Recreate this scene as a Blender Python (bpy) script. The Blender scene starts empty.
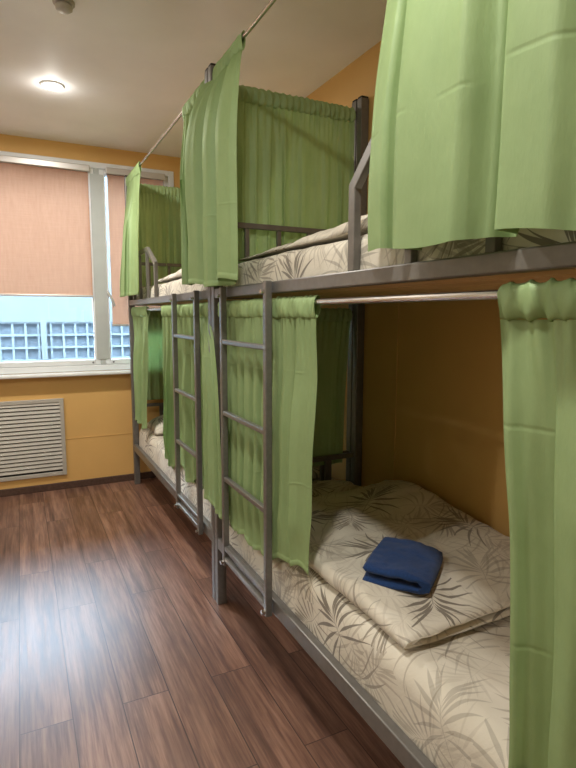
import bpy, bmesh, math, random
from mathutils import Vector, Matrix, noise
sc = bpy.context.scene
COL = sc.collection
PI = math.pi
rnd = random.Random(7)

# ------------------------------------------------------------------ helpers
def link(name, me, mat, parent=None, kind=None):
    o = bpy.data.objects.new(name, me)
    COL.objects.link(o)
    if mat:
        me.materials.append(mat)
    if parent is not None:
        w = Vector((0, 0, 0)); p = parent
        while p is not None:
            w += p.location; p = p.parent
        me.transform(Matrix.Translation(-w))
        o.parent = parent
    if kind:
        o['kind'] = kind
    return o

def obj(name, bm, mat, parent=None, kind=None, smooth=False, bevel=0.0, recalc=True):
    me = bpy.data.meshes.new(name)
    if recalc:
        bmesh.ops.recalc_face_normals(bm, faces=bm.faces)
    bm.to_mesh(me); bm.free()
    if smooth:
        for p in me.polygons:
            p.use_smooth = True
    o = link(name, me, mat, parent, kind)
    if bevel:
        m = o.modifiers.new('bevel', 'BEVEL'); m.width = bevel; m.segments = 2; m.limit_method = 'ANGLE'
    return o

def tag(o, label, cat, group=None):
    o['label'] = label; o['category'] = cat
    if group:
        o['group'] = group
    return o

def thing(name, label, cat, loc, group=None):
    o = bpy.data.objects.new(name, None)
    o.empty_display_size = 0.05
    COL.objects.link(o); o.location = loc
    return tag(o, label, cat, group)

def rebase(o):
    """put a top-level mesh's origin at the centre of its underside"""
    me = o.data
    xs = [v.co for v in me.vertices]
    c = Vector(((min(v.x for v in xs) + max(v.x for v in xs)) / 2, (min(v.y for v in xs) + max(v.y for v in xs)) / 2, min(v.z for v in xs)))
    me.transform(Matrix.Translation(-c)); o.location = c
    return o

def box(bm, a, b):
    x0, y0, z0 = a; x1, y1, z1 = b
    v = [bm.verts.new(p) for p in ((x0, y0, z0), (x1, y0, z0), (x1, y1, z0), (x0, y1, z0), (x0, y0, z1), (x1, y0, z1), (x1, y1, z1), (x0, y1, z1))]
    for f in ((0, 3, 2, 1), (4, 5, 6, 7), (0, 1, 5, 4), (1, 2, 6, 5), (2, 3, 7, 6), (3, 0, 4, 7)):
        bm.faces.new([v[i] for i in f])
    return bm

def boxes(*bs):
    bm = bmesh.new()
    for a, b in bs:
        box(bm, a, b)
    return bm

def bar(bm, pts, w, h, up=(0, 0, 1), side=None):
    """rectangular tube swept along a polyline lying in a plane with normal `side`"""
    side = Vector(side).normalized()
    rings = []
    n = len(pts); P = [Vector(p) for p in pts]
    for i, p in enumerate(P):
        if i == 0: t = (P[1] - P[0]).normalized(); k = 1
        elif i == n - 1: t = (P[-1] - P[-2]).normalized(); k = 1
        else:
            a = (P[i] - P[i-1]).normalized(); b = (P[i+1] - P[i]).normalized()
            t = (a + b).normalized(); k = 1 / max(.4, t.dot(a))
        u = side.cross(t).normalized() * k
        rings.append([bm.verts.new(p + side * sx * w / 2 + u * sz * h / 2) for sx, sz in ((-1, -1), (1, -1), (1, 1), (-1, 1))])
    for i in range(n - 1):
        for j in range(4):
            bm.faces.new((rings[i][j], rings[i][(j+1) % 4], rings[i+1][(j+1) % 4], rings[i+1][j]))
    bm.faces.new(rings[0][::-1]); bm.faces.new(rings[-1])
    return bm

def tube(bm, a, b, r, n=14):
    a = Vector(a); b = Vector(b); t = (b - a).normalized()
    u = t.orthogonal().normalized(); v = t.cross(u)
    R = [[bm.verts.new(c + (u * math.cos(2*PI*i/n) + v * math.sin(2*PI*i/n)) * r) for i in range(n)] for c in (a, b)]
    for i in range(n):
        bm.faces.new((R[0][i], R[0][(i+1) % n], R[1][(i+1) % n], R[1][i]))
    bm.faces.new(R[0][::-1]); bm.faces.new(R[1])
    return bm

def lathe(bm, c, prof, n=40):
    """prof: (radius, z) list, closed at the axis"""
    rings = []
    for r, z in prof:
        if r < 1e-6: rings.append([bm.verts.new((c[0], c[1], z))])
        else: rings.append([bm.verts.new((c[0] + r*math.cos(2*PI*i/n), c[1] + r*math.sin(2*PI*i/n), z)) for i in range(n)])
    for A, B in zip(rings, rings[1:]):
        for i in range(n):
            j = (i + 1) % n
            if len(A) == 1 and len(B) > 1: bm.faces.new((A[0], B[j], B[i]))
            elif len(B) == 1 and len(A) > 1: bm.faces.new((A[i], A[j], B[0]))
            elif len(A) > 1: bm.faces.new((A[i], A[j], B[j], B[i]))
    return bm

def grid(bm, ns, nt, fn, uvfn=None, wrap=False):
    uv = bm.loops.layers.uv.verify()
    V = [[bm.verts.new(fn(i / ns, j / nt)) for j in range(nt + 1)] for i in range(ns if wrap else ns + 1)]
    for i in range(ns):
        for j in range(nt):
            i2 = (i + 1) % ns if wrap else i + 1
            f = bm.faces.new((V[i][j], V[i2][j], V[i2][j+1], V[i][j+1]))
            f.smooth = True
            if uvfn:
                for l, (a, b) in zip(f.loops, ((i, j), (i+1, j), (i+1, j+1), (i, j+1))):
                    l[uv].uv = uvfn(a / ns, b / nt)
    return V

def sm(e0, e1, x):
    t = max(0., min(1., (x - e0) / (e1 - e0))); return t * t * (3 - 2 * t)

def nz(x, y, z=0.0):
    return noise.noise(Vector((x, y, z)))

# ------------------------------------------------------------------ materials
class NT:
    def __init__(s, name):
        s.m = bpy.data.materials.new(name); s.m.use_nodes = True
        s.t = s.m.node_tree; s.t.nodes.clear()
        s.out = s.t.nodes.new('ShaderNodeOutputMaterial')
    def n(s, typ, **kw):
        nd = s.t.nodes.new('ShaderNode' + typ)
        for k, v in kw.items():
            if k in nd.inputs.keys() if isinstance(k, str) and k[0].isupper() else False:
                s.put(nd.inputs[k], v)
            else:
                setattr(nd, k, v)
        return nd
    def put(s, sock, v):
        if isinstance(v, bpy.types.NodeSocket): s.t.links.new(v, sock)
        else: sock.default_value = v
    def math(s, op, a, b=None, c=None):
        nd = s.t.nodes.new('ShaderNodeMath'); nd.operation = op
        for i, v in enumerate((a, b, c)):
            if v is not None: s.put(nd.inputs[i], v)
        return nd.outputs[0]
    def vmath(s, op, a, b=None):
        nd = s.t.nodes.new('ShaderNodeVectorMath'); nd.operation = op
        s.put(nd.inputs[0], a)
        if b is not None: s.put(nd.inputs[1], b)
        return nd.outputs['Vector']
    def mix(s, fac, a, b, blend='MIX'):
        nd = s.t.nodes.new('ShaderNodeMix'); nd.data_type = 'RGBA'; nd.blend_type = blend
        s.put(nd.inputs[0], fac); s.put(nd.inputs[6], a); s.put(nd.inputs[7], b)
        return nd.outputs[2]
    def ramp(s, fac, stops, interp='LINEAR'):
        nd = s.t.nodes.new('ShaderNodeValToRGB'); nd.color_ramp.interpolation = interp
        e = nd.color_ramp.elements
        while len(e) < len(stops): e.new(.5)
        for el, (p, c) in zip(e, stops):
            el.position = p; el.color = c if len(c) == 4 else (*c, 1)
        s.put(nd.inputs[0], fac)
        return nd.outputs[0]
    def smooth(s, x, a, b):
        nd = s.t.nodes.new('ShaderNodeMapRange'); nd.interpolation_type = 'SMOOTHSTEP'
        s.put(nd.inputs[0], x); s.put(nd.inputs[1], a); s.put(nd.inputs[2], b)
        return nd.outputs[0]
    def noise(s, vec, scale, detail=3., rough=.5):
        nd = s.t.nodes.new('ShaderNodeTexNoise')
        s.put(nd.inputs['Vector'], vec); nd.inputs['Scale'].default_value = scale
        nd.inputs['Detail'].default_value = detail; nd.inputs['Roughness'].default_value = rough
        return nd.outputs[0]
    def bump(s, h, strength, dist=.01, normal=None):
        nd = s.t.nodes.new('ShaderNodeBump'); nd.inputs['Strength'].default_value = strength; nd.inputs['Distance'].default_value = dist
        s.put(nd.inputs['Height'], h)
        if normal is not None: s.put(nd.inputs['Normal'], normal)
        return nd.outputs[0]
    def pbsdf(s, color, rough=.5, metal=0., normal=None, **kw):
        nd = s.t.nodes.new('ShaderNodeBsdfPrincipled')
        s.put(nd.inputs['Base Color'], color if isinstance(color, bpy.types.NodeSocket) else (*color, 1))
        s.put(nd.inputs['Roughness'], rough); s.put(nd.inputs['Metallic'], metal)
        if normal is not None: s.put(nd.inputs['Normal'], normal)
        for k, v in kw.items(): s.put(nd.inputs[k.replace('_', ' ')], v)
        return nd.outputs[0]
    def done(s, sh):
        s.t.links.new(sh, s.out.inputs[0]); return s.m
    def coord(s, which='Object'):
        return s.t.nodes.new('ShaderNodeTexCoord').outputs[which]
    def pos(s):
        return s.t.nodes.new('ShaderNodeNewGeometry').outputs['Position']
    def scalev(s, v, k):
        nd = s.t.nodes.new('ShaderNodeMapping'); s.put(nd.inputs[0], v); nd.inputs['Scale'].default_value = k
        return nd.outputs[0]

def plain(name, color, rough=.5, metal=0., var=.06, scale=30, bumps=0.):
    t = NT(name); c = t.coord()
    f = t.noise(c, scale, 4)
    dark = tuple(x * (1 - var * 2) for x in color); lite = tuple(min(1, x * (1 + var * 2)) for x in color)
    col = t.ramp(f, [(.3, dark), (.7, lite)])
    nrm = t.bump(t.noise(c, scale * 6, 3), bumps, .002) if bumps else None
    return t.done(t.pbsdf(col, rough, metal, nrm))

def wall_mat(name, color):
    t = NT(name); p = t.pos()
    f = t.noise(p, 2.5, 4)
    col = t.ramp(f, [(.25, tuple(x*.93 for x in color)), (.75, tuple(x*1.05 for x in color))])
    b = t.bump(t.noise(p, 160, 3), .12, .002)
    return t.done(t.pbsdf(col, .62, 0, b))

def floor_mat():
    t = NT('laminate_floor'); p = t.pos()
    sx = t.t.nodes.new('ShaderNodeSeparateXYZ'); t.put(sx.inputs[0], p)
    cb = t.t.nodes.new('ShaderNodeCombineXYZ')
    t.put(cb.inputs[0], t.math('ADD', sx.outputs[1], 10.35)); t.put(cb.inputs[1], t.math('ADD', sx.outputs[0], 3.2 - .096 + .1645 * .0 + .0905))
    br = t.t.nodes.new('ShaderNodeTexBrick')
    t.put(br.inputs['Vector'], cb.outputs[0])
    br.offset = .37; br.offset_frequency = 2; br.squash = 1
    for k, v in (('Color1', (0, 0, 0, 1)), ('Color2', (1, 1, 1, 1)), ('Mortar', (.5, .5, .5, 1)), ('Scale', 1.), ('Mortar Size', .0022), ('Mortar Smooth', .3), ('Bias', 0.), ('Brick Width', 1.22), ('Row Height', .1645)):
        br.inputs[k].default_value = v
    tone = br.outputs[0]; seam = br.outputs[1]
    # grain runs along the plank, shifted per plank
    off = t.vmath('SCALE', tone); off.node.inputs['Scale'].default_value = 9.
    gv = t.vmath('ADD', t.scalev(p, (26, 1.6, 1)), off)
    g1 = t.noise(gv, 1.0, 6, .62)
    gv2 = t.vmath('ADD', t.scalev(p, (120, 5, 1)), off)
    g2 = t.noise(gv2, 1.0, 4, .6)
    blotch = t.noise(t.vmath('ADD', t.scalev(p, (7, 2.2, 1)), off), 1., 4, .6)
    g = t.math('ADD', t.math('MULTIPLY', g1, .6), t.math('MULTIPLY', g2, .4))
    col = t.ramp(g, [(.32, (.055, .028, .020)), (.46, (.155, .079, .053)), (.57, (.265, .147, .100)), (.75, (.39, .24, .17))])
    col = t.mix(t.smooth(blotch, .35, .75), col, (.11, .060, .044, 1), 'MIX')
    col.node.inputs[0].default_value = .5
    fb = t.math('MULTIPLY', t.smooth(blotch, .4, .75), .55); t.put(col.node.inputs[0], fb)
    tm = t.ramp(tone, [(0, (.74, .72, .70)), (1, (1.22, 1.2, 1.18))])
    col = t.mix(1., col, tm, 'MULTIPLY')
    col = t.mix(t.math('MULTIPLY', seam, .8), col, (.022, .010, .007, 1))
    h = t.math('SUBTRACT', t.math('MULTIPLY', g, .35), seam)
    nrm = t.bump(h, .22, .002)
    rough = t.math('ADD', .27, t.math('MULTIPLY', g2, .16))
    return t.done(t.pbsdf(col, rough, 0, nrm, Specular_IOR_Level=.5))

def curtain_mat(name='green_cotton', trans=.28):
    t = NT(name); uv = t.coord('UV')
    f = t.noise(uv, 9, 5, .6)
    wv = t.noise(t.scalev(uv, (500, 60, 1)), 1., 2)
    base = t.ramp(f, [(.25, (.280, .405, .172)), (.75, (.340, .47, .21))])
    col = t.mix(t.math('MULTIPLY', wv, .18), base, (.41, .53, .285, 1))
    sx = t.t.nodes.new('ShaderNodeSeparateXYZ'); t.put(sx.inputs[0], uv)
    # ironing creases across the cloth, one every 0.4 m or so
    wob = t.math('MULTIPLY', t.noise(uv, 3., 2), .018)
    v = t.math('FRACT', t.math('DIVIDE', t.math('ADD', sx.outputs[1], wob), .40))
    cr = t.math('SUBTRACT', 1., t.smooth(t.math('ABSOLUTE', t.math('SUBTRACT', v, .5)), 0., .018))
    crn = t.math('MULTIPLY', cr, t.smooth(t.noise(t.scalev(uv, (5, 3, 1)), 1., 2), .42, .6))
    wr = t.noise(t.scalev(uv, (22, 9, 1)), 1., 4, .6)
    h = t.math('ADD', t.math('MULTIPLY', wr, .55), t.math('MULTIPLY', crn, .24))
    n1 = t.bump(h, .55, .006)
    n2 = t.bump(wv, .12, .001, n1)
    d = t.t.nodes.new('ShaderNodeBsdfDiffuse'); t.put(d.inputs[0], col); t.put(d.inputs['Normal'], n2)
    tr = t.t.nodes.new('ShaderNodeBsdfTranslucent'); t.put(tr.inputs[0], t.mix(1., col, (1.0, 1.05, .8, 1), 'MULTIPLY')); t.put(tr.inputs['Normal'], n1)
    gl = t.t.nodes.new('ShaderNodeBsdfGlossy'); gl.inputs['Roughness'].default_value = .55; gl.inputs[0].default_value = (.9, 1, .85, 1); t.put(gl.inputs['Normal'], n2)
    m1 = t.t.nodes.new('ShaderNodeMixShader'); m1.inputs[0].default_value = trans
    t.put(m1.inputs[1], d.outputs[0]); t.put(m1.inputs[2], tr.outputs[0])
    m2 = t.t.nodes.new('ShaderNodeMixShader'); m2.inputs[0].default_value = .045
    t.put(m2.inputs[1], m1.outputs[0]); t.put(m2.inputs[2], gl.outputs[0])
    return t.done(m2.outputs[0])

def palm_layer(t, uv, S, seed, P, n, ln, wmax):
    """one scatter of palm fronds: paired leaflets fanning off a short rib; returns a mask and a per frond random"""
    vo = t.t.nodes.new('ShaderNodeTexVoronoi'); vo.voronoi_dimensions = '2D'; vo.feature = 'F1'
    uvs = t.vmath('ADD', uv, (seed * 3.17, seed * 1.71, 0))
    t.put(vo.inputs['Vector'], uvs); vo.inputs['Scale'].default_value = S; vo.inputs['Randomness'].default_value = .7
    loc = t.vmath('SUBTRACT', uvs, vo.outputs['Position'])
    rc = t.t.nodes.new('ShaderNodeSeparateColor'); t.put(rc.inputs[0], vo.outputs['Color'])
    rot = t.t.nodes.new('ShaderNodeVectorRotate'); rot.rotation_type = 'Z_AXIS'
    t.put(rot.inputs['Vector'], loc); t.put(rot.inputs['Angle'], t.math('MULTIPLY', rc.outputs[0], 6.283))
    sp = t.t.nodes.new('ShaderNodeSeparateXYZ'); t.put(sp.inputs[0], rot.outputs[0])
    y = t.math('ADD', sp.outputs[1], .022)
    x = t.math('ADD', sp.outputs[0], t.math('MULTIPLY', t.math('MULTIPLY', y, y), 1.1))
    ax = t.math('ABSOLUTE', x)
    a0, bb, cc = -.55, 2.9 / P, 2.2
    num = t.math('ADD', t.math('SUBTRACT', y, t.math('MULTIPLY', ax, a0)), t.math('MULTIPLY', t.math('MULTIPLY', ax, ax), cc))
    den = t.math('ADD', 1., t.math('MULTIPLY', ax, bb))
    p = t.math('DIVIDE', num, den)
    q = t.math('ADD', t.math('MULTIPLY', p, n / P), t.math('MULTIPLY', t.math('GREATER_THAN', x, 0.), .45))
    fr = t.math('ABSOLUTE', t.math('SUBTRACT', t.math('FRACT', q), .5))
    idx = t.math('FLOOR', q)
    k = t.math('ADD', a0, t.math('MULTIPLY', p, bb))
    sk = t.math('SQRT', t.math('ADD', 1., t.math('MULTIPLY', k, k)))
    ll = t.math('MULTIPLY', ax, sk)
    jit = t.math('FRACT', t.math('MULTIPLY', t.math('SINE', t.math('ADD', t.math('ADD', t.math('MULTIPLY', idx, 12.9), t.math('MULTIPLY', t.math('SIGN', x), 3.3)), t.math('MULTIPLY', rc.outputs[1], 40.))), 437.5))
    le = t.math('MULTIPLY', t.math('ADD', .72, t.math('MULTIPLY', jit, .28)), ln)
    u = t.math('DIVIDE', ll, le)
    dist = t.math('DIVIDE', t.math('MULTIPLY', t.math('MULTIPLY', fr, P / n), den), sk)
    w = t.math('MULTIPLY', t.math('MULTIPLY', t.smooth(u, -.05, .40), t.math('SUBTRACT', 1., t.math('POWER', t.math('MINIMUM', u, 1.), 2.2))), wmax)
    m = t.smooth(t.math('SUBTRACT', w, dist), -.0004, .0008)
    m = t.math('MULTIPLY', m, t.math('MULTIPLY', t.math('LESS_THAN', u, 1.), t.math('MULTIPLY', t.math('GREATER_THAN', p, 0.), t.math('LESS_THAN', p, P))))
    rib = t.math('MULTIPLY', t.math('LESS_THAN', ax, .0014), t.math('MULTIPLY', t.math('LESS_THAN', y, P * .9), t.math('GREATER_THAN', y, -.085)))
    m = t.math('MAXIMUM', m, t.math('MULTIPLY', rib, .75))
    return m, rc.outputs[2]

def bedding_mat():
    t = NT('palm_print_bedding'); uv = t.coord('UV')
    wob = t.t.nodes.new('ShaderNodeTexNoise'); t.put(wob.inputs['Vector'], uv); wob.inputs['Scale'].default_value = 5.
    wv = t.vmath('SCALE', t.vmath('SUBTRACT', wob.outputs['Color'], (.5, .5, .5))); wv.node.inputs['Scale'].default_value = .03
    uvw = t.vmath('ADD', uv, wv)
    col = t.ramp(t.noise(uv, 7, 3), [(.3, (.61, .565, .46)), (.7, (.685, .64, .535))])
    for S, seed, P, n, ln, wmax, c, k in ((4.4, 3, .075, 8, .135, .0048, (.43, .385, .305, 1), .7),
                                          (4.0, 5, .085, 7, .150, .0058, (.40, .35, .275, 1), .75),
                                          (3.6, 1, .085, 8, .150, .0056, (.255, .22, .17, 1), .9),
                                          (3.1, 8, .080, 7, .165, .0066, (.175, .15, .115, 1), .95)):
        m, rr = palm_layer(t, uvw, S, seed, P, n, ln, wmax)
        keep = t.math('ADD', t.math('MULTIPLY', t.smooth(rr, .1, .9), .6), .4)
        col = t.mix(t.math('MULTIPLY', m, t.math('MULTIPLY', keep, k)), col, c)
    wr = t.noise(t.scalev(uv, (9, 9, 1)), 1., 5, .6)
    nrm = t.bump(wr, .5, .012)
    nrm = t.bump(t.noise(uv, 900, 2), .08, .001, nrm)
    return t.done(t.pbsdf(col, .85, 0, nrm, Sheen_Weight=.2))

def terry_mat():
    t = NT('blue_terry'); p = t.coord()
    f = t.noise(p, 260, 3, .7)
    col = t.ramp(f, [(.3, (.003, .020, .085)), (.7, (.010, .060, .21))])
    return t.done(t.pbsdf(col, .95, 0, t.bump(f, .9, .004), Sheen_Weight=.12))

def blind_mat():
    t = NT('peach_blind'); p = t.pos()
    f = t.noise(t.scalev(p, (60, 60, 9)), 1., 4, .6)
    g = t.noise(t.scalev(p, (6, 6, 300)), 1., 2)
    col = t.ramp(t.math('ADD', t.math('MULTIPLY', f, .6), t.math('MULTIPLY', g, .4)), [(.3, (.45, .228, .138)), (.7, (.53, .285, .175))])
    d = t.t.nodes.new('ShaderNodeBsdfDiffuse'); t.put(d.inputs[0], col)
    tr = t.t.nodes.new('ShaderNodeBsdfTranslucent'); t.put(tr.inputs[0], col)
    m = t.t.nodes.new('ShaderNodeMixShader'); m.inputs[0].default_value = .5
    t.put(m.inputs[1], d.outputs[0]); t.put(m.inputs[2], tr.outputs[0])
    return t.done(m.outputs[0])

def glass_mat():
    t = NT('clear_glass')
    a = t.t.nodes.new('ShaderNodeBsdfTransparent'); a.inputs[0].default_value = (.93, .97, .98, 1)
    g = t.t.nodes.new('ShaderNodeBsdfGlossy'); g.inputs['Roughness'].default_value = .02
    fr = t.t.nodes.new('ShaderNodeFresnel'); fr.inputs[0].default_value = 1.45
    m = t.t.nodes.new('ShaderNodeMixShader'); t.put(m.inputs[0], fr.outputs[0]); t.put(m.inputs[1], a.outputs[0]); t.put(m.inputs[2], g.outputs[0])
    return t.done(m.outputs[0])

def lamp_mat():
    t = NT('lit_diffuser'); e = t.t.nodes.new('ShaderNodeEmission')
    e.inputs[0].default_value = (1, .93, .80, 1); e.inputs[1].default_value = 30.
    return t.done(e.outputs[0])

def wood_mat(name, c1, c2):
    t = NT(name); p = t.pos()
    f = t.noise(t.scalev(p, (60, 2.5, 60)), 1., 5, .6)
    return t.done(t.pbsdf(t.ramp(f, [(.3, c1), (.7, c2)]), .55))

M_WALL = wall_mat('ochre_wall', (.70, .42, .14))
M_CREAM = wall_mat('cream_bounce_wall', (.78, .70, .56))  # unseen walls; pale colour chosen to bounce light into the room
M_CEIL = wall_mat('white_ceiling', (.86, .855, .86))
M_FLOOR = floor_mat()
M_CURT = curtain_mat()
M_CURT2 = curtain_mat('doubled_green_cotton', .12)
M_BED = bedding_mat()
M_TERRY = terry_mat()
M_BLIND = blind_mat()
M_GLASS = glass_mat()
M_LAMP = lamp_mat()
M_STEEL = plain('taupe_powder_coated_steel', (.165, .155, .140), .34, .30, .05, 40)
M_LADDER = plain('brushed_grey_steel', (.205, .195, .180), .28, .5, .05, 60)
M_ROD = plain('chrome_rod', (.62, .58, .54), .22, .95, .03, 20)
M_SLAT = wood_mat('pine_board', (.56, .36, .16), (.76, .53, .27))
M_PVC = plain('white_plastic_frame', (.74, .76, .77), .35, 0, .02, 10)
M_MULL = plain('backlit_grey_mullion', (.46, .48, .465), .4, 0, .02, 10)  # grey paints the backlit shade onto the mullion
M_SILL = plain('white_sill', (.78, .79, .78), .4, 0, .02, 10)
M_GREY = plain('grey_plastic', (.16, .16, .17), .4)
M_VENT = plain('grey_painted_metal', (.47, .44, .385), .45, .1, .03, 14)
M_DARK = plain('dark_cap_and_vent_shade', (.02, .018, .016), .9)  # post caps, and the painted shade behind the vent louvres
M_BASE = wood_mat('dark_brown_skirting', (.060, .030, .020), (.105, .058, .040))
M_CASE = plain('aluminium_cassette', (.55, .52, .49), .35, .4, .02, 10)
M_FAC = plain('pale_facade_panel', (.150, .162, .162), .6, 0, .03, 3)
M_FGRID = plain('white_facade_grid', (.185, .205, .215), .6, 0, .02, 5)
M_FGLASS = plain('blue_grey_facade_glass', (.138, .158, .178), .4, 0, .10, 1.6)
M_SMOKE = plain('off_white_detector', (.42, .39, .35), .4, .3, .03, 20)

# ------------------------------------------------------------------ the room
XW = 1.592; XL = -1.75; YB = -2.3; D = 4.548; H = 2.655
def struct(name, bm, m, bevel=0.):
    return rebase(obj(name, bm, m, None, 'structure', bevel=bevel))
struct('floor', boxes(((XL, YB, -.08), (XW, D, 0))), M_FLOOR)
struct('ceiling', boxes(((XL-.1, YB-.1, H), (XW+.1, D+.3, H+.08))), M_CEIL)
struct('wall_right', boxes(((XW, YB, -.08), (XW+.1, D+.3, H))), M_WALL)
struct('wall_left', boxes(((XL-.1, YB, -.08), (XL, D+.3, H))), M_CREAM)
struct('wall_back', boxes(((XL-.1, YB-.1, -.08), (XW+.1, YB, H))), M_CREAM)
WX0, WX1, WZ0, WZ1 = -1.22, 1.195, .935, 2.537
struct('wall_front', boxes(((XL, D, -.08), (XW, D+.3, WZ0)), ((XL, D, WZ1), (XW, D+.3, H)), ((XL, D, WZ0), (WX0, D+.3, WZ1)), ((WX1, D, WZ0), (XW, D+.3, WZ1))), M_WALL)
struct('baseboard_front', boxes(((XL, D-.014, 0), (XW-.014, D, .056))), M_BASE, .004)
struct('baseboard_right', boxes(((XW-.014, YB, 0), (XW, D, .056))), M_BASE, .004)
struct('baseboard_left', boxes(((XL, YB, 0), (XL+.014, D-.014, .056))), M_BASE, .004)
struct('trim_1', boxes(((XW-.004, 2.06, .06), (XW, 2.068, 1.44))), M_WALL, .001)
struct('trim_2', boxes(((XW-.004, 1.09, .06), (XW, 1.098, 1.44))), M_WALL, .001)
struct('trim_3', boxes(((.285, D-.003, .398), (XW, D, .404))), M_WALL, .001)

# window: outer frame, two sashes, panes, handle
def frame_bm(x0, x1, z0, z1, w, y0, y1):
    return boxes(((x0, y0, z0), (x0+w, y1, z1)), ((x1-w, y0, z0), (x1, y1, z1)), ((x0+w, y0, z0), (x1-w, y1, z0+w)), ((x0+w, y0, z1-w), (x1-w, y1, z1)))
win = bpy.data.objects.new('window_1', None); COL.objects.link(win); win.location = ((WX0+WX1)/2, D, WZ0); win['kind'] = 'structure'
obj('window_frame', frame_bm(WX0, WX1, WZ0, WZ1, .045, D-.012, D+.06), M_PVC, win, bevel=.005)
MX = .592
obj('mullion', boxes(((MX-.018, D-.006, WZ0+.045), (MX+.018, D+.06, WZ1-.045)), ((MX-.048, D-.011, WZ0+.09), (MX+.048, D-.0065, WZ1-.088))), M_MULL, win, bevel=.002)
for (x0, x1) in ((WX0+.045, MX-.018), (MX+.018, WX1-.045)):
    s = obj('sash', frame_bm(x0+.001, x1-.001, WZ0+.046, WZ1-.046, .042, D-.006, D+.05), M_PVC, win, bevel=.006)
    obj('pane', boxes(((x0+.042, D+.02, WZ0+.087), (x1-.042, D+.026, WZ1-.087))), M_GLASS, s)
    # dark round drain caps on the bottom rail
    bm = bmesh.new()
    for cx in ((x1-.06,) if x0 < 0 else (x0+.06,)):
        tube(bm, (cx, D-.010, WZ0+.066), (cx, D-.004, WZ0+.066), .0075)
    obj('drain_cap', bm, M_GREY, s)
bm = bmesh.new()
bar(bm, [(.645, D-.012, 1.555), (.645, D-.038, 1.55)], .018, .026, side=(1, 0, 0))
bar(bm, [(.640, D-.040, 1.555), (.668, D-.052, 1.50), (.685, D-.055, 1.445)], .014, .018, side=(.3, -1, 0))
obj('handle', bm, M_CASE, win, bevel=.003)
struct('trim_4', boxes(((WX0-.03, D-.085, .905), (WX1+.06, D, .932))), M_SILL, .008)
bpy.data.objects['trim_4'].name = 'window_sill'

# roller blinds
def blind(x0, x1, zb, label):
    t = thing('roller_blind', label, 'blind', ((x0+x1)/2, D-.02, zb), 'roller blinds at the window')
    obj('cassette', boxes(((x0-.005, D-.052, 2.452), (x1+.005, D-.013, 2.50))), M_CASE, t, bevel=.006)
    bm = bmesh.new()
    grid(bm, 24, 30, lambda s, u: Vector((x0+.008+(x1-x0-.016)*s, D-.026 + .0016*math.sin(s*7+u*4), 2.455-(2.455-zb)*u)), lambda s, u: (s, u))
    obj('fabric', bm, M_BLIND, t, smooth=True)
    obj('bottom_bar', boxes(((x0+.006, D-.033, zb-.012), (x1-.006, D-.020, zb+.004))), M_CASE, t, bevel=.003)
    bm = bmesh.new(); tube(bm, (x1+.001, D-.030, 2.45), (x1+.001, D-.030, zb-.0), .0018, 6)
    obj('bead_cord', bm, M_SILL, t)
blind(WX0+.085, .537, 1.524, 'wide peach roller blind covering the left pane, stopping higher up')
blind(.662, WX1-.085, 1.30, 'narrow peach roller blind on the right sash, mostly behind the green curtain')

# vent grille under the window
vt = thing('vent_grille', 'grey louvred vent grille on the ochre wall below the window', 'vent', (-.03, D, .125))
vx0, vx1, vz0, vz1 = -.345, .280, .118, .73
obj('frame', frame_bm(vx0, vx1, vz0, vz1, .030, D-.018, D), M_VENT, vt, bevel=.003)
obj('shade_backing', boxes(((vx0+.03, D-.003, vz0+.03), (vx1-.03, D-.0005, vz1-.03))), M_DARK, vt)  # flat dark sheet stands in for the shade between the louvres
bm = bmesh.new(); n = 18
for i in range(n):
    z = vz0 + .036 + (vz1 - vz0 - .066) * (i + .35) / n
    vs = [bm.verts.new((x, y, zz)) for x in (vx0+.03, vx1-.03) for (y, zz) in ((D-.016, z), (D-.017, z+.002), (D-.010, z+.0215), (D-.004, z+.024), (D-.004, z+.021), (D-.012, z+.014))]
    a, b = vs[:6], vs[6:]
    for k in range(6):
        bm.faces.new((a[k], a[(k+1) % 6], b[(k+1) % 6], b[k]))
    bm.faces.new(a[::-1]); bm.faces.new(b)
obj('louvres', bm, M_VENT, vt)

# ------------------------------------------------------------------ ceiling fittings
def downlight(x, y, label, power=1.):
    t = thing('ceiling_light', label, 'light', (x, y, H), 'recessed ceiling lights')
    bm = lathe(bmesh.new(), (x, y), [(.047, H-.001), (.047, H-.005), (.052, H-.009), (.060, H-.008), (.0655, H-.003), (.0665, H)])
    obj('trim_ring', bm, M_SILL, t, smooth=True)
    bm = lathe(bmesh.new(), (x, y), [(0, H-.020), (.020, H-.0185), (.038, H-.0125), (.047, H-.004)])
    obj('diffuser', bm, M_LAMP, t, smooth=True)
    L = bpy.data.lights.new('downlight_glow', 'AREA'); L.shape = 'DISK'; L.size = .12; L.energy = LAMP_W * power; L.color = (1, .96, .90)
    o = bpy.data.objects.new('downlight_beam', L); COL.objects.link(o); o.parent = t; o.location = (0, 0, -.034)
    L = bpy.data.lights.new('downlight_spill', 'POINT'); L.shadow_soft_size = .03; L.energy = .7; L.color = (1, .96, .90)
    o = bpy.data.objects.new('downlight_spill', L); COL.objects.link(o); o.parent = t; o.location = (0, 0, -.060)
LAMP_W = 18.0
downlight(.238, 3.485, 'round lit recessed ceiling light nearest the window')
downlight(.238, .80, 'added unseen fill light above the viewer, built as a recessed ceiling light', .7)  # out of view, added to light the foreground curtains and bed
downlight(.238, -1.1, 'added unseen fill light at the far back of the aisle, built as a ceiling light', .4)  # unseen fitting added for fill from behind the camera
downlight(-1.05, 3.485, 'added unseen light in the left corner by the window, built as a ceiling light', .5)  # unseen fitting added to side-light the curtain folds
downlight(-1.05, 1.40, 'added unseen fill light halfway along the left side, built as a ceiling light', .5)  # added out of view as soft fill for the room

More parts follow.
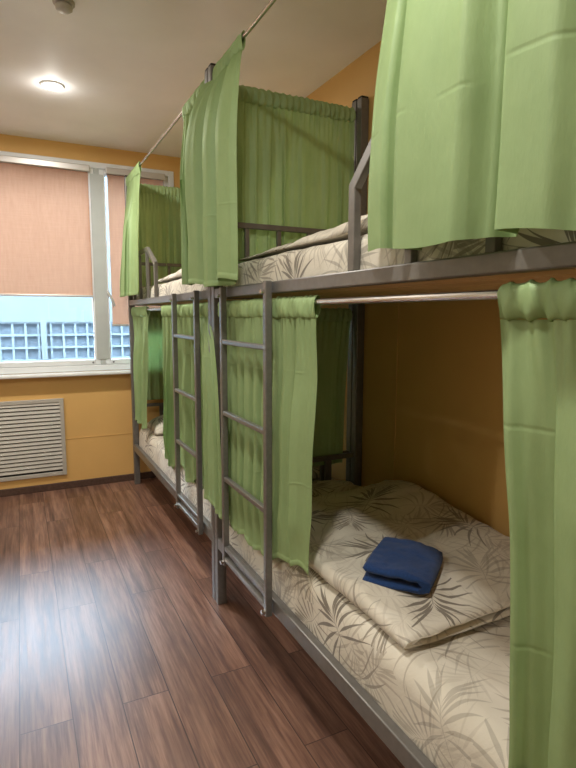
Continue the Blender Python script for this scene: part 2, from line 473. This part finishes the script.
sd = thing('smoke_detector', 'small round detector on the ceiling, cut by the top of the photo', 'detector', (.235, 2.575, H))
obj('base', lathe(bmesh.new(), (.235, 2.575), [(.043, H), (.043, H-.010), (.038, H-.012), (0, H-.012)]), M_SMOKE, sd, smooth=True)
obj('sensor', lathe(bmesh.new(), (.235, 2.575), [(.028, H-.012), (.034, H-.017), (.033, H-.030), (.022, H-.038), (0, H-.040)]), M_VENT, sd, smooth=True)

# ------------------------------------------------------------------ bunk beds
XF = .782; XR0, XR1 = 1.543, 1.588
def bunk(name_label, y0, y1, lad, near_end, far_end, guard, loc):
    """posts at y0..y0+.04 and y1-.04..y1; lad = (near rail y, far rail y)"""
    t = thing('bunk_bed', name_label, 'bunk bed', loc, 'steel bunk beds along the right wall')
    for x0, x1 in ((XF, XF+.045), (XR0, XR1)):
        for ya in (y0, y1-.04):
            p = obj('post', boxes(((x0, ya, 0), (x1, ya+.04, 2.425))), M_STEEL, t, bevel=.004)
            obj('post_cap', boxes(((x0+.002, ya+.002, 2.425), (x1-.002, ya+.038, 2.434))), M_DARK, p, bevel=.003)
    for z0, z1 in ((.283, .338), (1.450, 1.4905)):
        for x0 in (XF+.002, 1.552):
            obj('side_rail', boxes(((x0, y0+.04, z0), (x0+.030, y1-.04, z1))), M_STEEL, t, bevel=.004)
        for ya in (y0+.005, y1-.035):
            obj('end_rail', boxes(((XF+.045, ya, z0), (XR0, ya+.03, z1))), M_STEEL, t, bevel=.004)
    # boards under the mattresses
    for z in (.287, 1.454):
        for i in range(5):
            xa = .822 + i * .145
            obj('slat', boxes(((xa, y0+.042, z), (xa+.132, y1-.042, z+.014))), M_SLAT, t, bevel=.002)
    # head rails
    for dk, ya in [(d, y0+.010) for d in near_end] + [(d, y1-.030) for d in far_end]:
        zt = .66 if dk == 'low' else 1.79; zb = .338 if dk == 'low' else 1.4905
        r = obj('head_rail', boxes(((XF+.045, ya, zt-.025), (XR0, ya+.02, zt))), M_STEEL, t, bevel=.003)
        if dk == 'low':
            for xx in (1.02, 1.392):
                obj('baluster', boxes(((xx-.018, ya+.002, zb), (xx+.018, ya+.018, zt-.025))), M_STEEL, r, bevel=.002)
        else:
            for xx in (.95, 1.11, 1.27, 1.43):
                obj('baluster', boxes(((xx-.010, ya+.002, zb), (xx+.010, ya+.018, zt-.025))), M_STEEL, r, bevel=.002)
    # guard rail
    g0, gs, g1, bars = guard                 # open end, shoulder, fixed end
    xg = XF + .020
    bm = bmesh.new()
    bar(bm, [(xg, g0, 1.4905), (xg, g0, 1.705), (xg, gs, 1.815), (xg, g1, 1.815)], .022, .030, side=(1, 0, 0))
    gr = obj('guard_rail', bm, M_STEEL, t, bevel=.003)
    for yb in bars:
        obj('baluster', boxes(((xg-.010, yb-.012, 1.4905), (xg+.010, yb+.012, 1.803))), M_STEEL, gr, bevel=.002)
    # ladder hooked on the front
    ld = obj('ladder', boxes(((XF-.028, lad[0], .302), (XF-.006, lad[1], .322))), M_LADDER, t, bevel=.003)
    for ya in lad:
        obj('ladder_rail', boxes(((XF-.030, ya-.0125, .279), (XF-.004, ya+.0125, 1.492))), M_LADDER, ld, bevel=.004)
        for zb_, rb_ in ((.296, .009), (1.455, .007)):
            obj('bolt', tube(bmesh.new(), (XF-.043, ya, zb_), (XF-.030, ya, zb_), rb_, 10), M_ROD, ld)
    for zr in (.362, .676, .964, 1.264):
        obj('rung', boxes(((XF-.028, lad[0]+.0125, zr-.010), (XF-.007, lad[1]-.0125, zr+.010))), M_LADDER, ld, bevel=.004)
    # curtain rods
    for z, r in ((2.400, .0075), (1.414, .0095)):
        bm = bmesh.new(); tube(bm, (XF+.022, y0+.04, z), (XF+.022, y1-.04, z), r)
        obj('curtain_rod', bm, M_ROD, t, smooth=False)
    ye = y1 + .010 if y1 < 3 else y1 - .020
    for z in (2.368, 1.392):
        bm = bmesh.new()
        if y1 < 3:
            tube(bm, (XF+.045, ye, z), (XR0, ye, z), .006)
        else:
            tube(bm, (XF+.045, ye, z), (XR0, ye, z), .006)
        obj('curtain_rod', bm, M_ROD, t)
    return t
NY0, NY1 = .335, 2.373
FY0, FY1 = 2.381, 4.445
bunk('taupe steel bunk bed nearest the viewer, blue towel on its lower bunk', NY0, NY1, (1.712, 2.165), ('low', 'up'), ('low', 'up'), (1.235, 1.12, NY0+.04, (1.0, .76, .52)), ((XF+XR1)/2, (NY0+NY1)/2, 0))
bunk('taupe steel bunk bed at the far end beside the window', FY0, FY1, (2.545, 2.960), ('low',), ('low', 'up'), (3.545, 3.76, FY1-.04, (3.79, 4.04, 4.28)), ((XF+XR1)/2, (FY0+FY1)/2, 0))

# ------------------------------------------------------------------ bedding
def mattress(y0, y1, z0, z1, label, seed, r=.05):
    x0, x1 = .8145, 1.540
    bm = bmesh.new()
    hy = (y1 - y0) / 2; hx = (x1 - x0) / 2; hz = (z1 - z0) / 2
    cx, cy, cz = (x0+x1)/2, (y0+y1)/2, (z0+z1)/2
    # cross-section in x,z (rounded rectangle), swept along y
    prof = []
    def arc(px, pz, a0, a1, n=6):
        for i in range(n + 1):
            a = a0 + (a1 - a0) * i / n
            prof.append((px + math.cos(a) * r, pz + math.sin(a) * r))
    rb = .018
    def arcb(px, pz, a0, a1, n=4):
        for i in range(n + 1):
            a = a0 + (a1 - a0) * i / n
            prof.append((px + math.cos(a) * rb, pz + math.sin(a) * rb))
    arcb(hx-rb, -hz+rb, -PI/2, 0)
    arc(hx-r, hz-r, 0, PI/2)
    for i in range(1, 14): prof.append((hx-r - (2*hx-2*r) * i / 14, hz))
    arc(-hx+r, hz-r, PI/2, PI)
    arcb(-hx+rb, -hz+rb, PI, 1.5*PI)
    for i in range(1, 5): prof.append((-hx+rb + (2*hx-2*rb) * i / 5, -hz))
    K = len(prof)
    arcs = [0.]
    for i in range(K): arcs.append(arcs[-1] + (Vector(prof[i]) - Vector(prof[(i+1) % K])).length)
    NTt = 90
    def fn(s, t):
        i = int(round(s * K)) % K
        x, z = prof[i]
        y = -hy + 2*hy*t
        d = min(y + hy, hy - y); e = max(0., 1 - d / r); sh = r * (1 - math.sqrt(max(0, 1 - e*e)))
        kx = (hx - sh) / hx; kz = (hz - sh) / hz
        X, Y, Z = cx + x*kx, cy + y, cz + z*kz
        w = .010 * nz(X*3+seed, Y*3, Z*4) + .006 * nz(X*11, Y*9+seed, Z*10)
        if z > 0: Z += w*.7 - .006
        if x < -hx*.7: X += abs(w) * .9 * sm(-hz, 0, z)
        return Vector((X, Y, Z))
    V = grid(bm, K, NTt, fn, lambda s, t: (arcs[min(K, int(round(s*K)))], t * 2 * hy + seed * .37), wrap=True)
    bm.faces.new([V[i][0] for i in range(K)]); bm.faces.new([V[i][NTt] for i in range(K)][::-1])
    o = rebase(obj('mattress', bm, M_BED))
    tag(o, label, 'mattress', 'palm print mattresses')
    return o
mattress(NY0+.045, NY1-.045, .312, .515, 'palm print mattress on the lower bunk under the blue towel and folded duvet', 1, .06)
mattress(FY0+.045, FY1-.045, .312, .500, 'palm print mattress on the lower bunk by the window wall', 2, .06)
mattress(NY0+.045, NY1-.045, 1.478, 1.600, 'palm print mattress on the upper bunk nearest the viewer', 3, .045)
mattress(FY0+.045, FY1-.045, 1.478, 1.590, 'palm print mattress on the upper bunk by the window', 4, .045)

def folded(name, c, rotz, W, L, th, gap, fold_left, dz, mat, seed, nl=60, warp=None, edge=.012, soft_corner=0.):
    """a cloth folded over once: the U section lies across W, swept along L (local y), closed surface"""
    prof = []
    # outer U from the open end (top layer) round the fold to the open end (bottom layer), then back inside
    R = th + gap / 2
    zc = R
    n = 26
    top = [(W/2 - W * i / n, zc + R) for i in range(n + 1)]
    foldx = -W/2
    out = top + [(foldx + math.cos(PI/2 + PI*k/8) * R, zc + math.sin(PI/2 + PI*k/8) * R) for k in range(1, 8)] + [(x, zc - R) for x, _ in top[::-1]]
    r2 = gap / 2
    inn = [(W/2 - W * i / n, zc + r2) for i in range(n + 1)]
    ins = inn + [(foldx + math.cos(PI/2 + PI*k/8) * r2, zc + math.sin(PI/2 + PI*k/8) * r2) for k in range(1, 8)] + [(x, zc - r2) for x, _ in inn[::-1]]
    tipb = [(W/2 + th*.38, zc - R + th * .5)]
    tipt = [(W/2 + th*.38, zc + R - th * .5)]
    prof = out + tipb + ins[::-1] + tipt
    K = len(prof)
    mid = out  # used for the end rounding
    bm = bmesh.new()
    cs, sn = math.cos(rotz), math.sin(rotz)
    arcs = [0.]
    for i in range(K): arcs.append(arcs[-1] + (Vector(prof[i]) - Vector(prof[(i+1) % K])).length)
    lay_t = zc + R - th/2; lay_b = zc - R + th/2
    def fn(s, t):
        i = int(round(s * K)) % K
        x, z = prof[i]
        y = -L/2 + L*t
        # round the two cut ends: thin each layer towards its own centre line
        d = min(t, 1 - t) * L; e = max(0., 1 - d / edge); k = math.sqrt(max(.0, 1 - e*e)) * .85 + .15
        lc = lay_t if z >= zc else lay_b
        if x > foldx + .001 or abs(z - zc) > r2: z = lc + (z - lc) * k
        if not fold_left: x = -x
        hz = z / (2*R)
        if soft_corner:
            ux, uy = 2*x/W, 2*y/L
            x *= 1 - soft_corner * min(1.3, abs(uy))**4; y *= 1 - soft_corner * min(1.3, abs(ux))**4
        X = c[0] + cs*x - sn*y; Y = c[1] + sn*x + cs*y
        Z = c[2] + z
        if warp:
            return Vector(warp(X, Y, Z, x, y, hz, seed))
        return Vector((X, Y, Z + dz * hz * nz(X*7+seed, Y*7)))
    V = grid(bm, K, nl, fn, lambda s, t: (arcs[min(K, int(round(s*K)))] + seed*.53, t*L + seed*.29), wrap=True)
    bm.faces.new([V[i][0] for i in range(K)]); bm.faces.new([V[i][nl] for i in range(K)][::-1])
    return rebase(obj(name, bm, mat))

def mound(X, Y):
    z = .075 * math.exp(-((X-1.50)/.20)**2 - ((Y-1.80)/.22)**2) + .03 * math.exp(-((X-1.45)/.22)**2 - ((Y-1.35)/.3)**2)
    return z
def warp_duvet(X, Y, Z, x, y, hz, seed):
    k = sm(0, 1, hz)
    w = .012 * nz(X*5+seed, Y*4) + .008 * nz(X*12, Y*14+seed) + .005*nz(X*26, Y*22, seed)
    Y2 = Y + .012 * nz(X*6, seed*2., hz*2) * sm(.2, .5, abs(y))
    return (X + .006*nz(Y*8, seed), Y2, Z + hz * (mound(X, Y) + w + .012*sm(1.05, 1.3, Y)) + .0)
o = folded('duvet', (1.190, 1.535, .518), 0.0, .660, 1.03, .019, .006, True, .01, M_BED, 5, 80, warp_duvet, .02)
tag(o, 'folded palm print duvet on the lower bunk beneath the blue towel', 'duvet', 'palm print duvets')

def warp_towel(X, Y, Z, x, y, hz, seed):
    z = Z + .006 * hz * nz(X*14, Y*14) - .012 * hz * sm(.02, .12, -x) + .004 * nz(X*40, Y*40, Z*40)
    return (X, Y, z)
o = folded('towel', (1.040, 1.298, .572), math.radians(129), .170, .262, .024, .012, True, .0, M_TERRY, 6, 30, warp_towel, .022, .045)
tag(o, 'folded dark blue towel lying on the palm print duvet', 'towel')

def soft(name, x0, x1, y0, y1, zf, hf, label, cat, seed, group, pw=.35, nx=40, ny=60, wr=.012):
    """a closed puffy cloth body over z = zf, height hf(u,v)"""
    bm = bmesh.new()
    def top(s, t):
        X = x0 + (x1-x0)*s; Y = y0 + (y1-y0)*t
        e = (max(0., 4*s*(1-s)) ** pw) * (max(0., 4*t*(1-t)) ** pw)
        w = wr * (nz(X*6+seed, Y*6) + .6*nz(X*15, Y*13+seed) + .4*nz(X*30, Y*28, seed))
        j = .02 * nz(t*5, seed) * (s - .5)*2; k = .02 * nz(s*5, seed+9) * (t - .5)*2
        return Vector((X + j, Y + k, zf + e * max(.006, hf(s, t) + w)))
    V = grid(bm, nx, ny, top, lambda s, t: ((x1-x0)*s + seed*.41, (y1-y0)*t + seed*.23))
    U = grid(bm, nx, ny, lambda s, t: (lambda p: Vector((p.x, p.y, zf)))(top(s, t)), lambda s, t: ((x1-x0)*s, (y1-y0)*t))
    bmesh.ops.remove_doubles(bm, verts=bm.verts, dist=.0004)
    o = rebase(obj(name, bm, M_BED)); tag(o, label, cat, group); return o
soft('duvet', .845, 1.50, .75, 2.22, 1.606, lambda s, t: .028 + .040 * sm(.75, .35, t) + .014*math.sin(s*5) + .016*math.sin(t*34 + 4*math.sin(s*3))*sm(.85, .5, t), 'rumpled palm print duvet on the upper bunk nearest the viewer', 'duvet', 11, 'palm print duvets', wr=.02)
soft('duvet', .840, 1.45, 2.75, 3.75, 1.596, lambda s, t: .055 + .035 * math.exp(-((t-.35)/.2)**2), 'rumpled palm print duvet on the upper bunk by the window', 'duvet', 12, 'palm print duvets')
soft('pillow', .86, 1.48, 3.92, 4.32, .506, lambda s, t: .12, 'plump palm print pillow at the window end of the far lower bunk', 'pillow', 13, 'palm print pillows', .42, wr=.006)
soft('pillow', .90, 1.48, 2.10, 2.325, .520, lambda s, t: .045, 'flat palm print pillow beside the folded duvet on the near lower bunk', 'pillow', 14, 'palm print pillows', .42, wr=.006)
soft('pillow', .90, 1.48, 2.47, 2.85, .506, lambda s, t: .10, 'palm print pillow on the far lower bunk seen past the black head rail', 'pillow', 15, 'palm print pillows', .42, wr=.006)

# ------------------------------------------------------------------ curtains
def foldf(n, seed, sharp=.35):
    r = random.Random(seed)
    ph = r.random()*6.28; a1 = .10 + .08*r.random(); p2 = r.random()*6.28; p3 = r.random()*6.28
    def f(s):
        q = 2*PI*n*(s + a1/n*3*math.sin(2*PI*s*1.3 + p2)) + ph
        v = math.sin(q)
        if sharp: v = max(-1., min(1., 1.15 * math.sin(q) + .30 * math.sin(2*q + p2) + .22 * math.sin(3.1*q + p3)))
        return v * (.75 + .25*math.sin(2*PI*s*.9*n/3 + p3))
    return f

def curtain(label, axis, top, bot, zt, zb, nf, amp, seed, off_top=0., off_bot=0., ruf=None, prof=None, swing=None, group='green bunk curtains', hem=.022, kexp=1.6, flat=None):
    """axis 'y': hangs on a front rod (normal -x);  axis 'x': hangs on an end rod (normal -y).
    top/bot: (start, end, line) - extent along the rod and the coordinate of the plane. zb may be a function of s."""
    a0, a1, l0 = top; b0, b1, l1 = bot
    W = abs(b1 - b0) * 1.8
    f = prof or foldf(nf, seed)
    nr = ruf or max(6, int(abs(a1 - a0) / .030))
    g = foldf(nr, seed + 50, .0)
    zbf = zb if callable(zb) else (lambda s: zb)
    base = Vector(((l0, (a0+a1)/2, 0) if axis == 'y' else ((a0+a1)/2, l0, 0))); base.z = zt
    t_ = thing('curtain', label, 'curtain', base, group)
    body0 = zt - .046
    def P(al, out, z):
        return Vector((out, al, z)) if axis == 'y' else Vector((al, out, z))
    def fn(s, t):
        z = body0 + (zbf(s) - body0) * t
        w = sm(0, 1, t)
        k = 1 - (1 - t) ** kexp
        al = (a0 + (a1-a0)*s) * (1-k) + (b0 + (b1-b0)*s) * k
        ln = l0 * (1-k) + l1 * k
        A = amp * (.30 + .70 * sm(0, .40, t))
        if flat: A *= 1 - flat * sm(.80, .95, t)
        R = .0075 * max(0., 1 - t / .22)
        o = ln - f(s) * A - g(s) * R + .006 * nz(s*5+seed, t*3)
        al += (0. if prof else .55) * amp * f(s + .22/nf) * sm(.1, .6, t) * sm(0, .08, s) * sm(1, .92, s) + .004*nz(t*4, s*6, seed)
        if swing: o += swing(s, t)
        return P(al, o, z)
    ns = max(60, 22 * nf, nr * 6); nt = 44
    L = body0 - zbf(.5)
    bm = bmesh.new()
    grid(bm, ns, nt, fn, lambda s, t: (s * W + seed, t * L))
    c = obj('cloth', bm, M_CURT, t_, smooth=True, recalc=False)
    # gathered sleeve round the rod
    bm = bmesh.new(); m = 14
    rr = .0165 if zt < 2 else .0135
    def sl(s, u):
        a = 2*PI*u
        c, d = math.cos(a), math.sin(a)
        z = zt - .014 + math.copysign(abs(d) ** .8, d) * (.034 + .004*g(s + .3/nr)) + (.004*nz(s*nr*1.7, seed) if d > 0 else 0)
        lo = sm(1, -1, d)                    # follows the gathers of the cloth towards the stitch line
        o = l0 + c * (rr - .004*lo - .0035*sm(.06, 0, min(s, 1-s))) - g(s) * (.0015 + .006*lo) - f(s) * amp * .25 * lo
        return P(a0 + (a1-a0)*s + .004*math.sin(3*d + s*nr*5), o, z)
    grid(bm, nr*7, m, sl, lambda s, u: (s*W, u*.1))
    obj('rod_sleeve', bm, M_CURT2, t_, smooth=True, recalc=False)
    # stitched hem: a second layer of cloth just behind the bottom edge
    bm = bmesh.new(); th = hem / L
    def hm(s, u):
        t = 1 - th * (1 - u)
        p = fn(s, t); q = fn(min(1, s + .004), t); r_ = fn(max(0, s - .004), t)
        d = (q - r_); nrm = Vector((-d.y, d.x, 0)).normalized()
        return p + nrm * (.0022 * math.sin(PI * min(1, u*1.0) * .9 + .2) + .0006)
    grid(bm, ns, 3, hm, lambda s, u: (s*W + seed, u*hem))
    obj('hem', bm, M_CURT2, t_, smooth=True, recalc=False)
    # stitched border along both vertical edges
    return t_

XC = XF + .022
def pf(*pts):
    pts = ((-.5, pts[0][1]),) + pts + ((1.5, pts[-1][1]),)
    def f(s):
        for (a, va), (b, vb) in zip(pts, pts[1:]):
            if s <= b:
                return va + (vb - va) * sm(a, b, s)
        return pts[-1][1]
    return f
P_FRONT = pf((0, -.6), (.10, -.35), (.120, -1.15), (.150, -1.15), (.168, -.3), (.186, -.3), (.2, -1.15), (.232, -1.1), (.262, .6), (.30, .85), (.50, .6), (.575, -.2), (.60, -.95), (.63, -.6), (.66, .75), (.78, .7), (.84, .3), (.88, -.8), (.92, .3), (1, .8))
P_POST = pf((0, .2), (.04, .6), (.16, .95), (.27, .7), (.32, -.9), (.39, -1.), (.46, .75), (.52, .8), (.60, .6), (.65, -.6), (.71, -.7), (.77, .5), (.9, .7), (1, .2))
P_LADDER = pf((0, .25), (.03, .55), (.08, .9), (.145, .85), (.17, -.9), (.205, .2), (.235, .75), (.258, .65), (.28, -.95), (.315, .5), (.35, .7), (.375, -1), (.41, .6), (.445, .65), (.47, -1.), (.51, .7), (.545, .6), (.57, -1), (.61, .6), (.65, .7), (.68, -1), (.72, .7), (.755, .6), (.78, -1), (.82, .6), (.855, .6), (.88, -1), (.93, .6), (1, .3))
P_NEAR = pf((0, .4), (.04, .5), (.10, -.2), (.2, -.6), (.28, -.8), (.36, .6), (.5, .9), (.65, .2), (.75, -.7), (.85, .5), (1, .5))
# upper bunks
curtain('green curtain on the front rod of the far upper bunk, before the blind', 'y', (3.93, 4.43, XC-.004), (3.74, 4.43, XC-.080), 2.400, 1.515, 4, .026, 3, swing=lambda s, t: -.015*t*s)
curtain('green curtain across the window end of the far upper bunk', 'x', (.835, 1.535, FY1-.020), (.835, 1.53, FY1-.020), 2.368, 1.60, 9, .010, 4)
curtain('shaded green curtain of the far upper bunk gathered against the shared posts', 'y', (2.43, 2.83, XC), (2.38, 2.60, XC-.07), 2.400, 1.520, 5, .030, 5)
curtain('green curtain gathered beside the post at the far end of the near upper bunk', 'y', (2.005, 2.345, XC), (1.865, 2.42, XC-.075), 2.400, lambda s: 1.500 + .012*math.sin(s*9), 3, .056, 6, prof=P_POST, swing=lambda s, t: -.030*sm(.0, .03, t)*sm(.5, 1, s)*(1-.7*t), kexp=9)
curtain('green curtain across the head rail of the near upper bunk', 'x', (.835, 1.535, NY1+.010), (.835, 1.53, NY1+.012), 2.368, 1.60, 8, .013, 7)
curtain('large green curtain in the right foreground closing the near upper bunk', 'y', (1.012, .40, XC), (1.105, .41, XC-.080), 2.400, lambda s: 1.521 - .030*s + .008*math.sin(s*11+.6), 4, .055, 8, prof=P_FRONT, kexp=3.2)
# lower bunks
curtain('pale green backlit curtain at the window end of the far lower bunk', 'y', (3.82, 4.38, XC), (3.98, 4.34, XC-.01), 1.414, lambda s: .548 - .02*math.sin(s*7), 4, .024, 9)
curtain('bright green curtain across the window end of the far lower bunk', 'x', (.835, 1.535, FY1-.020), (.835, 1.53, FY1-.020), 1.392, .69, 8, .010, 10)
curtain('green curtain behind the ladder of the far lower bunk', 'y', (2.62, 3.40, XC), (2.58, 3.44, XC-.002), 1.414, lambda s: .49 - .03*s + .03*math.sin(s*14), 7, .030, 11, flat=.62, swing=lambda s, t: .012*sm(0, .3, t)*(1-sm(.75, .95, t)))
curtain('narrow green curtain strip over the shared posts between the two ladders', 'y', (2.430, 2.60, XC), (2.186, 2.45, XC-.040), 1.414, lambda s: .478 + .02*s, 2, .012, 12, swing=lambda s, t: -.012*sm(0, .06, t)*(1-s)*(1-t), kexp=4.5)
curtain('green curtain behind the ladder of the near lower bunk', 'y', (1.425, 2.315, XC), (1.455, 2.29, XC-.009), 1.414, lambda s: .545 - .09*sm(.05, .5, s) + .01*math.sin(s*30), 9, .031, 13, prof=P_LADDER, flat=.72, swing=lambda s, t: .012*sm(0, .3, t)*(1-sm(.75, .95, t)))
curtain('dark green curtain across the far end of the near lower bunk', 'x', (.835, 1.535, NY1+.012), (.835, 1.500, NY1+.012), 1.392, .602, 4, .006, 14)
curtain('green curtain in the right foreground closing the near lower bunk', 'y', (.733, .385, XC), (.640, .39, XC-.012), 1.414, .530, 3, .036, 16, prof=P_NEAR)

# ------------------------------------------------------------------ across the yard
FD = 12.0
struct('sky_blocking_outer_wall', boxes(((-15, D+.301, -3), (WX0-.02, D+.42, 7)), ((WX1+.02, D+.301, -3), (15, D+.42, 7)), ((WX0-.02, D+.301, -3), (WX1+.02, D+.42, WZ0-.01)), ((WX0-.02, D+.301, WZ1+.01), (WX1+.02, D+.42, 7))), M_FAC)  # unseen outer wall, added to block sky light from the facade
struct('yard_ground', boxes(((-15, D+.3, -3.2), (15, FD+.5, -3))), M_GREY)
fb = thing('building', 'pale building with a grid of blue grey windows seen beyond the window', 'building', (0, FD, -3))
obj('wall', boxes(((-14, FD, 1.237), (14, FD+.4, 4.2)), ((-14, FD, -3), (14, FD+.4, .36))), M_FAC, fb)
obj('glazing', boxes(((-14, FD+.08, .36), (14, FD+.12, 1.237))), M_FGLASS, fb)
bm = bmesh.new()
px = .232
for i in range(-50, 51):
    x = -.123 + i * px
    w = .020
    box(bm, (x-w, FD+.02, .36), (x+w, FD+.08, 1.237))
for i in range(5):
    z = 1.237 - .252 * (i + .0) - .01
    box(bm, (-14, FD+.015, z-.02), (14, FD+.085, z+.02))
obj('grid', bm, M_FGRID, fb)
for x in [.436 + k * 1.16 for k in range(-9, 10)]:
    obj('pillar', boxes(((x-.055, FD-.05, -3), (x+.055, FD+.02, 1.237))), M_FAC, fb)
for x in [.55 + k * 2.32 for k in range(-4, 5)]:
    obj('panel_joint', boxes(((x-.008, FD-.006, 1.237), (x+.008, FD, 4.2))), M_FGRID, fb)

# ------------------------------------------------------------------ light
w = bpy.data.worlds.new('overcast_sky'); sc.world = w; w.use_nodes = True
bg = w.node_tree.nodes['Background']
bg.inputs[0].default_value = (.62, .80, 1.0, 1); bg.inputs[1].default_value = 19.

# ------------------------------------------------------------------ camera
cam = bpy.data.cameras.new('camera'); co = bpy.data.objects.new('camera', cam); COL.objects.link(co)
yaw, pitch, roll = (math.radians(a) for a in (26.2582, -7.1604, .1601))
fw = Vector((math.sin(yaw)*math.cos(pitch), math.cos(yaw)*math.cos(pitch), math.sin(pitch)))
rt = Vector((math.cos(yaw), -math.sin(yaw), 0)); up = rt.cross(fw)
r2 = rt*math.cos(roll) + up*math.sin(roll); u2 = up*math.cos(roll) - rt*math.sin(roll)
co.matrix_world = Matrix(((r2.x, u2.x, -fw.x, 0), (r2.y, u2.y, -fw.y, 0), (r2.z, u2.z, -fw.z, 1.373), (0, 0, 0, 1)))
cam.sensor_fit = 'VERTICAL'; cam.sensor_height = 36.; cam.lens = 542.39 / 768 * 36.; cam.clip_start = .02
sc.camera = co
sc.view_settings.view_transform = 'Standard'; sc.view_settings.look = 'None'; sc.view_settings.gamma = 1; sc.view_settings.exposure = 0.60
sc.view_settings.use_curve_mapping = False
